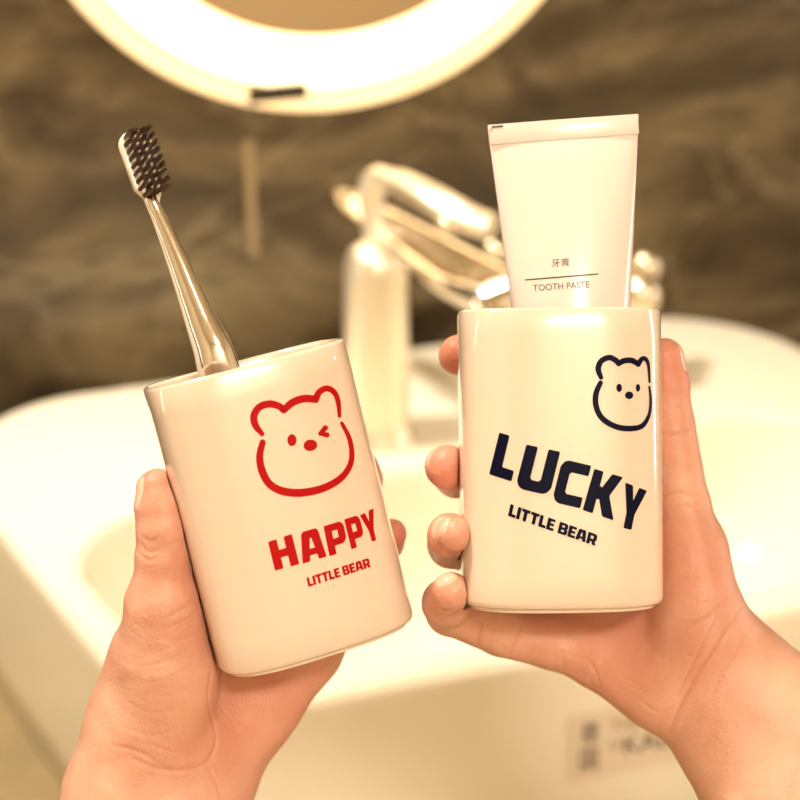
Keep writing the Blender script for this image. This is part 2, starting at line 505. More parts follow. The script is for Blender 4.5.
from_bm('lever_button', bm, M['chrome_soft'], fau)

# second tap behind the toothpaste: cross handle with round ends
kb = room(*to_room(at(575, 360, 1.13))[:2], RIM)
q = to_room(kb); kb = room(q[0], min(q[1], .35), RIM)
tap = empty('tap_handle', 'chrome tap with round knob ends, partly hidden behind the toothpaste tube', 'tap', Matrix.Translation(kb))
inv = tap.matrix_world.inverted()
tt = (kb - CAM).dot(FWD) - .03
L2 = lambda px, py, t=tt: inv @ at(px, py, t)
c1, c2 = L2(494, 250), L2(646, 266)
bm = bmesh.new(); sweep(bm, [c1, (c1 + c2) / 2, c2], [.006, .0085, .006], 18)
from_bm('crossbar', bm, M['chrome_soft'], tap)
for c_, r_ in ((c1, .0085), (c2, .0115)):
    bm = bmesh.new(); bmesh.ops.create_uvsphere(bm, u_segments=24, v_segments=16, radius=r_, matrix=Matrix.Translation(c_))
    from_bm('knob', bm, M['chrome_soft'], tap)
bm = bmesh.new(); m_ = (c1 + c2) / 2
sweep(bm, [Vector((0, 0, 0)), Vector((0, 0, .01)), Vector((0, 0, .012)), Vector((m_.x * .5, m_.y * .5, m_.z * .6)), m_], [.024, .024, .016, .014, .013], 28)
from_bm('tap_body', bm, M['chrome_soft'], tap, sharp=50)
bm = bmesh.new(); c3 = L2(640, 294, tt - .01)
sweep(bm, [m_ * .5 + Vector((0, 0, m_.z * .1)), c3], [.008, .010], 16)
bmesh.ops.create_uvsphere(bm, u_segments=24, v_segments=16, radius=.0155, matrix=Matrix.Translation(c3))
from_bm('side_knob', bm, M['chrome_soft'], tap)

# ---------------------------------------------------------------- cups
CA, CB, CH, CN = .0350, .0262, .1028, 3.0
def sel(a, b, n, seg=128):
    out = []
    for k in range(seg):
        t = 2 * math.pi * k / seg; c, s = math.cos(t), math.sin(t)
        out.append((a * math.copysign(abs(c) ** (2 / n), c), b * math.copysign(abs(s) ** (2 / n), s)))
    return out
def cup_ring(off, z):
    return [(x, y, z) for x, y in sel(CA + off, CB + off, CN)]
def make_cup(label, mtx, H):
    root = empty('toothbrush_cup', label, 'cup', mtx, 'toothbrush cups held up over the basin')
    bm = bmesh.new()
    rs = [cup_ring(-.0045, 0), cup_ring(-.0030, .0004), cup_ring(-.0026, .0016), cup_ring(-.0012, .0018), cup_ring(-.0004, .0024), cup_ring(0, .0040)]
    for k in range(1, 12): rs.append(cup_ring(0, .004 + (H - .0055) * k / 12))
    rs += [cup_ring(0, H - .0012), cup_ring(-.0004, H - .0003), cup_ring(-.0010, H), cup_ring(-.0016, H - .0003), cup_ring(-.0020, H - .0012)]
    rs += [cup_ring(-.0021, H - .02), cup_ring(-.0023, .01), cup_ring(-.004, .0040), cup_ring(-.008, .0030)]
    loft(bm, rs)
    body = from_bm('cup_body', bm, M['cup'], root, sharp=55)
    return root, body
def hold_matrix(px, py, dy, roll, pitch, yaw=0):
    """frame in camera alignment: x right, y away, z up; roll >0 leans the top to the left"""
    base = Matrix(((RIGHT.x, FWD.x, UP.x), (RIGHT.y, FWD.y, UP.y), (RIGHT.z, FWD.z, UP.z))).to_4x4()
    R = Matrix.Rotation(math.radians(-roll), 4, 'Y') @ Matrix.Rotation(math.radians(pitch), 4, 'X') @ Matrix.Rotation(math.radians(yaw), 4, 'Z')
    return Matrix.Translation(at(px, py, HOLD + dy)) @ base @ R

MXR = hold_matrix(560.5, 604.5, 0, .6, .5, 1)
cupR, bodyR = make_cup('cream cup held on the right, printed LUCKY and a navy bear, toothpaste inside', MXR, CH)
HL = .1020
MXL = hold_matrix(316, 645, .0, 14.0, 5.2, 15)
cupL, bodyL = make_cup('cream cup held on the left, printed HAPPY and a red bear, toothbrush inside', MXL, HL)
bvhR, bvhL = world_bvh(bodyR), world_bvh(bodyL)

# block letters in a unit cell: (outer, holes, width)
G = {
 'H': ([(0,0),(.29,0),(.29,.37),(.53,.37),(.53,0),(.82,0),(.82,1),(.53,1),(.53,.63),(.29,.63),(.29,1),(0,1)], [], .82),
 'A': ([(0,0),(.28,0),(.31,.19),(.57,.19),(.60,0),(.88,0),(.75,.92),(.68,1),(.20,1),(.13,.92)], [[(.345,.40),(.535,.40),(.47,.74),(.41,.74)]], .88),
 'P': ([(0,0),(.29,0),(.29,.28),(.62,.28),(.72,.34),(.78,.44),(.78,.84),(.72,.94),(.62,1),(0,1)], [[(.28,.51),(.47,.51),(.50,.54),(.50,.74),(.47,.77),(.28,.77)]], .78),
 'Y': ([(.26,0),(.55,0),(.55,.36),(.81,1),(.52,1),(.405,.66),(.29,1),(0,1),(.26,.36)], [], .81),
 'L': ([(0,0),(.62,0),(.62,.25),(.29,.25),(.29,1),(0,1)], [], .62),
 'I': ([(0,0),(.29,0),(.29,1),(0,1)], [], .29),
 'T': ([(.22,0),(.51,0),(.51,.75),(.73,.75),(.73,1),(0,1),(0,.75),(.22,.75)], [], .73),
 'E': ([(0,0),(.64,0),(.64,.23),(.29,.23),(.29,.39),(.59,.39),(.59,.61),(.29,.61),(.29,.77),(.64,.77),(.64,1),(0,1)], [], .64),
 'B': ([(0,0),(.62,0),(.73,.05),(.79,.15),(.79,.38),(.72,.5),(.77,.6),(.77,.84),(.70,.95),(.60,1),(0,1)], [[(.28,.22),(.48,.22),(.5,.25),(.5,.36),(.48,.39),(.28,.39)], [(.28,.61),(.47,.61),(.49,.64),(.49,.75),(.47,.78),(.28,.78)]], .79),
 'R': ([(0,0),(.29,0),(.29,.28),(.40,.28),(.52,0),(.83,0),(.68,.33),(.77,.42),(.80,.52),(.80,.84),(.73,.95),(.62,1),(0,1)], [[(.28,.51),(.48,.51),(.51,.54),(.51,.74),(.48,.77),(.28,.77)]], .83),
 'U': ([(.18,0),(.66,0),(.77,.05),(.84,.17),(.84,1),(.55,1),(.55,.30),(.50,.25),(.34,.25),(.29,.30),(.29,1),(0,1),(0,.17),(.07,.05)], [], .84),
 'C': ([(.18,0),(.80,0),(.80,.25),(.34,.25),(.29,.30),(.29,.70),(.34,.75),(.80,.75),(.80,1),(.18,1),(.07,.95),(0,.83),(0,.17),(.07,.05)], [], .80),
 'K': ([(0,0),(.29,0),(.29,.34),(.36,.36),(.56,0),(.89,0),(.62,.50),(.89,1),(.56,1),(.36,.64),(.29,.66),(.29,1),(0,1)], [], .89),
}
def soften(l, r=.035):
    out = []; n = len(l)
    for i in range(n):
        p0, p, p1 = np.array(l[i - 1]), np.array(l[i]), np.array(l[(i + 1) % n])
        a, b = p0 - p, p1 - p; la, lb = np.linalg.norm(a), np.linalg.norm(b)
        if min(la, lb) < 3 * r: out.append(tuple(p)); continue
        a = p + a / la * r; b = p + b / lb * r
        for t in (0, .5, 1): out.append(tuple((1 - t) ** 2 * a + 2 * t * (1 - t) * p + t * t * b))
    return out
def glyph(ch, quad):
    o_, h, w = G[ch]
    return fit([(soften(o_), h)], quad, (0, w, 0, 1))
def word(s, quad, gap=.055, space=.36):
    polys = []; x = 0
    for ch in s:
        if ch == ' ': x += space - gap; continue
        o_, h, w = G[ch]
        polys.append(([(x + a, b) for a, b in soften(o_)], [[(x + a, b) for a, b in k] for k in h]))
        x += w + gap
    return fit(polys, quad, (0, x - gap, 0, 1))
c6 = lambda p: (220 + p[0] / 3.478, 370 + p[1] / 3.478)
c9 = lambda p: (260 + p[0] / 6.154, 500 + p[1] / 6.154)
c7 = lambda p: (470 + p[0] / 3.636, 340 + p[1] / 3.636)
def quad(f, *p): return [f(q_) for q_ in p]
happy = []
happy += glyph('H', quad(c6, (191, 698), (276, 675), (249, 570), (167, 598)))
happy += glyph('A', quad(c9, (262, 392), (410, 348), (375, 163), (227, 206)))
happy += glyph('P', quad(c9, (427, 346), (546, 309), (508, 125), (390, 162)))
happy += glyph('P', quad(c9, (562, 303), (654, 272), (607, 91), (517, 119)))
happy += glyph('Y', quad(c9, (664, 264), (738, 240), (697, 50), (613, 95)))
patch('lettering', happy, M['red'], bvhL, cupL)
patch('lettering', word('LITTLE BEAR', quad(c9, (298, 535), (682, 412), (669, 355), (285, 479))), M['red'], bvhL, cupL)
lucky = []
lucky += glyph('L', quad(c7, (70, 488), (151, 514), (187, 360), (107, 336)))
lucky += glyph('U', quad(c7, (164, 537), (289, 566), (328, 406), (205, 380)))
lucky += glyph('C', quad(c7, (297, 588), (400, 612), (441, 457), (336, 432)))
lucky += glyph('K', quad(c7, (409, 618), (522, 656), (556, 499), (452, 468)))
lucky += glyph('Y', quad(c7, (531, 677), (612, 697), (643, 548), (564, 518)))
patch('lettering', lucky, M['navy'], bvhR, cupR)
patch('lettering', word('LITTLE BEAR', quad(c7, (138, 639), (456, 749), (466, 709), (148, 596))), M['navy'], bvhR, cupR)

def ribbon(pts, widths, n=8):
    P_ = catmull([(*p, w) for p, w in zip(pts, widths)], n); Lf, Rt = [], []
    for i, p in enumerate(P_):
        d = P_[min(i + 1, len(P_) - 1)][:2] - P_[max(i - 1, 0)][:2]; d = d / (np.linalg.norm(d) + 1e-9)
        nn = np.array((-d[1], d[0])) * p[2] * .61
        Lf.append(tuple(p[:2] + nn)); Rt.append(tuple(p[:2] - nn))
    polys = []
    for i in range(len(P_) - 1):
        polys.append(([Lf[i], Lf[i + 1], Rt[i + 1], Rt[i]], []))
    for e, d in ((P_[0], P_[0][:2] - P_[1][:2]), (P_[-1], P_[-1][:2] - P_[-2][:2])):
        a0 = math.atan2(d[1], d[0])
        polys.append(([(e[0] + e[2] * .61 * math.cos(a0 + a), e[1] + e[2] * .61 * math.sin(a0 + a)) for a in np.linspace(-math.pi / 2, math.pi / 2, 9)], []))
    return polys
def ell(c, rx, ry, rot=0, n=24):
    r = math.radians(rot)
    return [([(c[0] + rx * math.cos(t) * math.cos(r) - ry * math.sin(t) * math.sin(r), c[1] + rx * math.cos(t) * math.sin(r) + ry * math.sin(t) * math.cos(r)) for t in np.linspace(0, 2 * math.pi, n, endpoint=False)], [])]
def conv(polys, f): return [([f(p) for p in o_], [[f(p) for p in h_] for h_ in h]) for o_, h in polys]
red = ribbon([(146, 222), (122, 190), (119, 155), (140, 127), (175, 118), (205, 126), (222, 139)], [14, 20, 21, 21, 21, 20, 20])
red += ribbon([(222, 139), (252, 113), (290, 100), (325, 101), (332, 103)], [20, 22, 22, 21, 20])
red += ribbon([(332, 103), (345, 77), (370, 64), (395, 76), (410, 108), (415, 160)], [20, 18, 17, 16, 14, 10])
red += ribbon([(148, 252), (138, 300), (146, 350), (172, 396), (217, 421), (280, 427), (350, 414), (410, 384), (445, 345), (458, 300), (450, 240), (423, 185)], [18, 20, 22, 22, 23, 23, 22, 20, 17, 15, 13, 10])
red += ell((250, 244), 16, 21, 0) + ell((314, 262), 24, 20, -8)
red += ribbon([(366, 201), (349, 221)], [15, 13]) + ribbon([(351, 221), (372, 226)], [12, 15])
patch('bear_emblem', conv(red, c6), M['red'], bvhL, cupL)
nav = ribbon([(476, 136), (466, 105), (477, 77), (505, 64), (528, 73), (540, 86)], [14, 17, 17, 17, 17, 16])
nav += ribbon([(540, 86), (558, 76), (585, 74), (604, 83), (611, 90)], [16, 17, 17, 16, 14])
nav += ribbon([(611, 90), (623, 70), (637, 69), (648, 92), (652, 153)], [14, 14, 13, 9, 6])
nav += ribbon([(474, 156), (458, 195), (458, 240), (480, 284), (528, 314), (580, 322), (625, 312), (650, 272), (656, 220), (651, 170)], [15, 17, 17, 17, 17, 17, 15, 10, 8, 6])
nav += ell((542, 174), 10, 15) + ell((610, 174), 8, 14) + ell((578, 201), 15, 14)
patch('bear_emblem', conv(nav, c7), M['navy'], bvhR, cupR)

# ---------------------------------------------------------------- toothpaste tube
T0 = hold_matrix(563, 119.5, .002, 4.2, 0)           # centre of the crimped end, z up
tube = empty('toothpaste_tube', 'white toothpaste tube standing crimped end up in the LUCKY cup', 'toothpaste', T0)
TL = .126
rings = []
prof = [(0, .0265, .0006), (.0008, .0266, .0008), (.0070, .0262, .0009), (.0078, .0260, .0012)]
for k in range(1, 21):
    t = k / 20; z = .0078 + (TL - .0078) * t
    prof.append((z, .0260 + (.0158 - .0260) * t ** 1.0, .0012 + (.0168 - .0012) * math.sin(t * math.pi / 2) ** .85))
prof += [(TL + .002, .0152, .0160), (TL + .006, .0105, .0105), (TL + .007, .0070, .0070)]
for z, a_, b_ in prof:
    rings.append([(x - z * .03, y, -z) for x, y in sel(a_, b_, 2.0, 96)])
bm = bmesh.new(); loft(bm, rings)
tb = from_bm('tube_body', bm, M['tube'], tube, sharp=50)
bm = bmesh.new()
box(bm, (-.0262, -.00125, -.0072), (.0262, .00125, -.0001), .0004)
nt_ = 64
crimp = from_bm('crimped_end', bm, M['tube'], tube, sharp=40)
bm = bmesh.new(); lathe(bm, [(.0098, -TL - .0075), (.0100, -TL - .009), (.0105, -TL - .026), (.0100, -TL - .0275)], 48, (-TL * .03, 0, 0))
from_bm('cap', bm, M['tube'], tube, sharp=40)
bvhT = world_bvh(tb); bvhC = world_bvh(crimp)
c8 = lambda x, y: (480 + x / 3.635, 100 + y / 3.635)
rot = lambda x, y: c8(x, y)
patch('printed_text', fit(text_polys('TOOTH PASTE'), [c8(194, 695), c8(398, 682), c8(397, 658), c8(193, 672)]), M['ink'], bvhT, tube, .0001, cuts=1)
patch('printed_text', fit(text_polys('牙膏'), [c8(261, 608), c8(326, 603), c8(325, 574), c8(260, 579)]), M['ink'], bvhT, tube, .0001, cuts=1)
patch('printed_line', [([c8(164, 657), c8(430, 635), c8(430, 630), c8(164, 652)], [])], M['ink'], bvhT, tube, .0001)
patch('registration_mark', [([c8(30, 103), c8(84, 99), c8(84, 91), c8(30, 95)], [])], M['black'], bvhC, tube, .0001)

# ---------------------------------------------------------------- toothbrush
def hp(px, py, dy): return at(px, py, HOLD + dy)
br0 = hp(228, 372, -.006)
brush = empty('toothbrush', 'silver toothbrush with dark bristles leaning in the HAPPY cup', 'toothbrush', Matrix.Translation(br0))
inv = Matrix.Translation(-br0)
CAMN = lambda x, y, z: (RIGHT * x + FWD * y + UP * z)
ndir = CAMN(.36, -.88, .22).normalized()          # where the bristles point
path = [(147.5, 189, -.0045), (151, 199, -.006), (157, 212, -.006), (167, 234, -.006), (179, 262, -.006), (191, 292, -.006), (203, 322, -.006), (214, 347, -.006), (220, 366, -.005), (232, 400, -.003), (252, 460, .002), (272, 530, .008), (288, 592, .013)]
wid = [.0018, .0021, .0022, .0027, .0034, .0041, .0050, .0060, .0065, .0068, .0067, .0062, .0045]
pp = catmull([(*hp(*p), w) for p, w in zip(path, wid)], 5)
bm = bmesh.new()
side = FWD.cross(hp(228, 372, 0) - hp(151, 199, 0)).normalized()
sweep(bm, [inv @ Vector(p[:3]) for p in pp], [(p[3], p[3] * .8) for p in pp], 28, side=side, power=2.3)
from_bm('handle', bm, M['chrome'], brush)
# a pale back strip along the handle
bm = bmesh.new()
pq = pp[2:-12]
sweep(bm, [inv @ (Vector(p[:3]) - side * 0 - RIGHT * (p[3] * .72) + FWD * (p[3] * .25) - UP * p[3] * .2) for p in pq], [(p[3] * .52, p[3] * .62) for p in pq], 18, side=side, power=2)
tag(from_bm('handle_back', bm, M['brushwhite'], brush), 'pale cream back strip')
ax = (hp(136, 140, -.006) - hp(156, 201, -.006)).normalized()
nd = (ndir - ax * ndir.dot(ax)).normalized(); sd = ax.cross(nd).normalized()
hc = inv @ hp(142.5, 167, -.004)
def hpt(s, l, n): return hc + sd * s + ax * l + nd * n
bm = bmesh.new(); rings = []
for n_, o_ in ((-.0022, -.0012), (-.0016, -.0003), (-.0006, 0), (.0006, 0), (.0014, -.0004), (.0016, -.0012)):
    rr = rrect(-.0060 - o_, .0060 + o_, -.0125 - o_, .0130 + o_, .0052, 8)
    # pull the lower end into a neck
    ring = []
    for s, l in rr:
        k = max(0, min(1, (-l - .0065) / .006)); ring.append(hpt(s * (1 - .7 * k), l - .003 * k * k, n_))
    rings.append(ring)
loft(bm, rings)
head = from_bm('brush_head', bm, M['brushwhite'], brush, sharp=60)
tuft_me = bpy.data.meshes.new('bristle_tuft'); bm = bmesh.new(); rnd = random.Random(2)
for k in range(26):
    a = rnd.random() * 6.283; r = .00062 * math.sqrt(rnd.random()); x, y = r * math.cos(a), r * math.sin(a)
    l = .0096 + rnd.uniform(-.0006, .0006); lx, ly = x * 1.45 + rnd.uniform(-1, 1) * .00015, y * 1.45 + rnd.uniform(-1, 1) * .00015
    loft(bm, [[(x + .00014 * math.cos(t), y + .00014 * math.sin(t), 0) for t in (0, 1.57, 3.14, 4.71)],
              [(lx + .00011 * math.cos(t), ly + .00011 * math.sin(t), l) for t in (0, 1.57, 3.14, 4.71)]])
bm.to_mesh(tuft_me); bm.free(); tuft_me.materials.append(M['bristle'])
basis = Matrix((sd, ax, nd)).transposed().to_4x4()
for j in range(9):
    for i in range(4):
        s = (i - 1.5) * .0027; l = (j - 4) * .00265 + (.0003)
        if j in (0, 8) and i in (0, 3): s *= .82
        t = bpy.data.objects.new('bristle_tuft', tuft_me); C.objects.link(t); t.parent = head
        t.matrix_local = Matrix.Translation(hpt(s, l, .0015)) @ basis @ Matrix.Rotation(rnd.random() * 6, 4, 'Z')

# ---------------------------------------------------------------- hands
def mm(px, py, dy):
    """camera aligned millimetres around the point 550 mm in front of the lens"""
    t = 550 + dy
    return np.array(((px - 400) / F * t, dy, -(py - 400) / F * t), np.float32)
CAMB = Matrix(((RIGHT.x, FWD.x, UP.x), (RIGHT.y, FWD.y, UP.y), (RIGHT.z, FWD.z, UP.z))).to_4x4()
HM = Matrix.Translation(CAM + FWD * .55) @ CAMB @ Matrix.Scale(.001, 4)     # mm -> world

class Field:
    def __init__(s, lo, hi, h):
        s.lo = np.array(lo, np.float32); s.h = h
        s.n = np.ceil((np.array(hi) - s.lo) / h).astype(int) + 1
        s.ax = [s.lo[i] + h * np.arange(s.n[i], dtype=np.float32) for i in range(3)]
        s.v = np.full(tuple(s.n), 60, np.float32)
    def new(s): return np.full(tuple(s.n), 60, np.float32)
    def sub(s, lo, hi):
        r = []
        for i in range(3):
            a = max(0, int((lo[i] - s.lo[i]) / s.h)); b = min(s.n[i], int((hi[i] - s.lo[i]) / s.h) + 2)
            r.append(slice(a, max(a, b)))
        return tuple(r)
    def cone(s, V, a, ra, b, rb, k):
        lo = np.minimum(a, b) - max(ra, rb) - 14; hi = np.maximum(a, b) + max(ra, rb) + 14
        sl = s.sub(lo, hi)
        X = s.ax[0][sl[0]][:, None, None] - a[0]; Y = s.ax[1][sl[1]][None, :, None] - a[1]; Z = s.ax[2][sl[2]][None, None, :] - a[2]
        if X.size == 0 or Y.size == 0 or Z.size == 0: return
        d = b - a; L2 = float(d @ d) + 1e-9
        t = np.clip((X * d[0] + Y * d[1] + Z * d[2]) / L2, 0, 1)
        D = np.sqrt((X - t * d[0]) ** 2 + (Y - t * d[1]) ** 2 + (Z - t * d[2]) ** 2) - (ra + (rb - ra) * t)
        V[sl] = smin(V[sl], D, k)
def smin(a, b, k):
    h = np.clip(.5 + .5 * (b - a) / k, 0, 1)
    return b + (a - b) * h - k * h * (1 - h)

def surface_nets(V, lo, h):
    ins = V < 0
    nx, ny, nz = V.shape
    cnt = np.zeros((nx - 1, ny - 1, nz - 1), np.uint8)
    for dx in (0, 1):
        for dy in (0, 1):
            for dz in (0, 1):
                cnt += ins[dx:nx - 1 + dx, dy:ny - 1 + dy, dz:nz - 1 + dz]
    act = (cnt > 0) & (cnt < 8)
    cells = np.argwhere(act); idx = np.full(cnt.shape, -1, np.int32); idx[act] = np.arange(len(cells))
    acc = np.zeros((len(cells), 3)); num = np.zeros(len(cells))
    corners = [(x, y, z) for x in (0, 1) for y in (0, 1) for z in (0, 1)]
    vals = {c: V[cells[:, 0] + c[0], cells[:, 1] + c[1], cells[:, 2] + c[2]] for c in corners}
    for c in corners:
        for ax_ in range(3):
            if c[ax_]: continue
            e = list(c); e[ax_] = 1; e = tuple(e)
            a, b = vals[c], vals[e]; m = (a < 0) != (b < 0)
            t = np.where(m, a / np.where(m, a - b, 1), 0)
            p = np.array(c, float)[None, :].repeat(len(cells), 0); p[:, ax_] += t
            acc[m] += p[m]; num[m] += 1
    verts = lo + h * (cells + acc / num[:, None])
    quads = []
    for ax_ in range(3):
        o1, o2 = [(1, 2), (2, 0), (0, 1)][ax_]
        s0 = [slice(None)] * 3; s1 = [slice(None)] * 3
        s0[ax_] = slice(0, -1); s1[ax_] = slice(1, None)
        a = ins[tuple(s0)]; b = ins[tuple(s1)]
        for flip, m in ((False, a & ~b), (True, ~a & b)):
            e = np.argwhere(m)
            e = e[(e[:, o1] > 0) & (e[:, o2] > 0) & (e[:, o1] < cnt.shape[o1]) & (e[:, o2] < cnt.shape[o2])]
            def cell(d1, d2):
                c_ = e.copy(); c_[:, o1] -= d1; c_[:, o2] -= d2; return idx[c_[:, 0], c_[:, 1], c_[:, 2]]
            q_ = np.stack([cell(1, 1), cell(0, 1), cell(0, 0), cell(1, 0)], 1)
            if flip: q_ = q_[:, ::-1]
            quads.append(q_[(q_ >= 0).all(1)])
    return verts, np.concatenate(quads)

def cup_block(fld, mtx, H, grow):
    """signed distance (mm, approximate) to the solid cup, on the whole grid"""
    m = np.array((mtx.inverted() @ HM), float)
    X = fld.ax[0][:, None, None]; Y = fld.ax[1][None, :, None]; Z = fld.ax[2][None, None, :]
    def row(i): return (m[i, 0] * X + m[i, 1] * Y + m[i, 2] * Z + m[i, 3]).astype(np.float32) * 1000
    x, y, z = row(0), row(1), row(2)
    a_, b_ = CA * 1000, CB * 1000
    q_ = (np.abs(x / a_) ** CN + np.abs(y / b_) ** CN) ** (1 / CN)
    rad = np.sqrt(x * x + y * y)
    side_ = (rad - rad / np.maximum(q_, 1e-4)) * .93
    return np.maximum(side_, np.maximum(-z, z - H * 1000)) - grow

def build_hand(label, chains, palm, bounds, cupm, H, creases, flush, origin, h=.65):
    fld = Field(*bounds, h)
    V = fld.new()
    for (p1, r1, p2, r2, k) in palm: fld.cone(V, mm(*p1), r1, mm(*p2), r2, k)
    for pts, k in chains:
        Vf = fld.new()
        for (a, b) in zip(pts, pts[1:]): fld.cone(Vf, mm(*a[:3]), a[3], mm(*b[:3]), b[3], 1.6)
        V = smin(V, Vf, k)
    cb = cup_block(fld, cupm, H, .25)
    V = -smin(-V, cb, .5)
    vs, qs = surface_nets(V, fld.lo, h)
    # keep the largest piece
    par = np.arange(len(vs))
    e = np.concatenate([qs[:, [0, 1]], qs[:, [1, 2]], qs[:, [2, 3]]])
    for _ in range(200):
        mn = np.minimum(par[e[:, 0]], par[e[:, 1]]); old = par.copy()
        np.minimum.at(par, e[:, 0], mn); np.minimum.at(par, e[:, 1], mn); par = par[par]
        if (par == old).all(): break
    size_ = np.bincount(par); print('pieces', sorted(size_[size_ > 0])[-4:]); keep = size_[par] > 400
    remap = np.cumsum(keep) - 1
    qs = remap[qs[keep[qs].all(1)]]; vs = vs[keep]
    # light smoothing
    e = np.concatenate([qs[:, [0, 1]], qs[:, [1, 2]], qs[:, [2, 3]], qs[:, [3, 0]]])
    for it in range(6):
        s_ = np.zeros_like(vs); c_ = np.zeros(len(vs))
        np.add.at(s_, e[:, 0], vs[e[:, 1]]); np.add.at(c_, e[:, 0], 1)
        vs += (.5 if it % 2 == 0 else -.45) * (s_ / c_[:, None] - vs)
    def normals():
        a, b, c_ = vs[qs[:, 0]], vs[qs[:, 1]], vs[qs[:, 2]]
        fn = np.cross(vs[qs[:, 2]] - a, vs[qs[:, 3]] - b); n = np.zeros_like(vs)
        for k in range(4): np.add.at(n, qs[:, k], fn)
        return n / (np.linalg.norm(n, axis=1)[:, None] + 1e-9)
    n = normals()
    tree = BVHTree.FromPolygons([Vector(v) for v in vs], qs.tolist())
    eye = Vector((0, -550, 0))
    red_ = np.zeros(len(vs))
    disp = np.zeros(len(vs))
    for poly, depth, width in creases:
        pts3 = []
        for p in catmull(poly, 6):
            tgt = Vector(mm(p[0], p[1], 0).tolist()); r_ = tree.ray_cast(eye, (tgt - eye).normalized())
            if r_[0] is not None: pts3.append(np.array(r_[0]))
        if len(pts3) < 2: continue
        best = np.full(len(vs), 99.0)
        P3 = np.array(pts3); lo_, hi_ = P3.min(0) - 5, P3.max(0) + 5
        near = np.where(((vs > lo_) & (vs < hi_)).all(1))[0]; vn = vs[near]; bn = np.full(len(near), 99.0); tn = np.zeros(len(near))
        for i, (a, b) in enumerate(zip(pts3, pts3[1:])):
            if np.linalg.norm(b - a) > 12: continue
            d = b - a; t = np.clip(((vn - a) @ d) / (d @ d + 1e-9), 0, 1)
            dd = np.linalg.norm(vn - a - t[:, None] * d, axis=1); m_ = dd < bn
            bn[m_] = dd[m_]; tn[m_] = (i + t[m_]) / (len(pts3) - 1)
        fade = np.sin(np.clip(tn, 0, 1) * math.pi) ** .5
        g = np.exp(-(bn / (.75 * width)) ** 2) * fade
        disp[near] += g * depth - .12 * depth * np.exp(-((bn - 2.0 * width) / width) ** 2) * fade
        red_[near] = np.maximum(red_[near], g * .5 * min(1, depth / .5))
    # soft unevenness of flesh
    w_ = (np.sin(vs[:, 0] * .31 + 1.3 * np.sin(vs[:, 2] * .23)) * np.sin(vs[:, 2] * .27 + np.sin(vs[:, 1] * .3)) * .18)
    vs = vs - n * disp[:, None] + n * w_[:, None]
    for c_, r_, s_ in flush:
        c3 = mm(*c_); red_ = np.maximum(red_, s_ * np.exp(-(np.linalg.norm(vs - c3, axis=1) / r_) ** 2))
    ow = HM @ Vector(mm(*origin).tolist())
    m = np.array(Matrix.Translation(-ow) @ HM, float)
    wv = vs @ m[:3, :3].T + m[:3, 3]
    me = bpy.data.meshes.new('hand'); me.from_pydata(wv.tolist(), [], qs.tolist()); me.update()
    at_ = me.attributes.new('flush', 'FLOAT', 'POINT'); at_.data.foreach_set('value', red_.astype(np.float32))
    o = link('hand', me, M['skin']); o.location = ow
    tag(o, label, 'hand')
    tree = BVHTree.FromPolygons([Vector(v) for v in vs], qs.tolist())
    return o, tree, Matrix.Translation(-ow) @ HM

def nail(hand, tree, conv_m, c, nrm, axis, wd, ln, off=.35, curve=.12):
    """a fingernail laid on the fingertip: c photo coords + depth, normal and axis in camera aligned frame"""
    n = Vector(nrm).normalized(); a = Vector(axis); a = (a - n * a.dot(n)).normalized(); s = a.cross(n)
    c = Vector(mm(*c).tolist()); NS, NL = 15, 17
    r0 = tree.ray_cast(c + n * 25, -n)
    if r0[0] is None: print('nail miss', c); return
    base = r0[0]
    bm = bmesh.new(); grid = []
    for j in range(NL):
        row = []
        for i in range(NS):
            u = -1 + 2 * i / (NS - 1); v = -1 + 2 * j / (NL - 1)
            # square to rounded nail shape
            uu = u * math.sqrt(1 - .42 * v * v) ; vv = v * math.sqrt(1 - .30 * u * u)
            p = base + s * (uu * wd / 2) + a * (vv * ln / 2)
            r = tree.ray_cast(p + n * 12, -n)
            z = r[0] if r[0] is not None else None
            edge = max(abs(u), abs(v))
            if z is None or (z - base).dot(n) < -wd * .75:
                z = p - n * (curve * wd * (u * u) * 2)
            edge_up = off if edge < .9 else -.25
            row.append(z + n * edge_up)
        grid.append(row)
    # smooth heights
    for _ in range(3):
        g2 = [r[:] for r in grid]
        for j in range(1, NL - 1):
            for i in range(1, NS - 1):
                av = (grid[j-1][i] + grid[j+1][i] + grid[j][i-1] + grid[j][i+1]) / 4
                g2[j][i] = grid[j][i] + n * ((av - grid[j][i]).dot(n)) * .6
        grid = g2
    vs = [[bm.verts.new(conv_m @ p) for p in r] for r in grid]
    for j in range(NL - 1):
        for i in range(NS - 1): bm.faces.new((vs[j][i], vs[j][i + 1], vs[j + 1][i + 1], vs[j + 1][i]))
    me = bpy.data.meshes.new('fingernail'); bm.to_mesh(me); bm.free()
    o = link('fingernail', me, M['nail'], hand)
    me.update()
    wn = (HM.to_3x3() @ n).normalized()
    if sum(p.normal.dot(wn) for p in me.polygons) < 0: me.flip_normals()
    return o

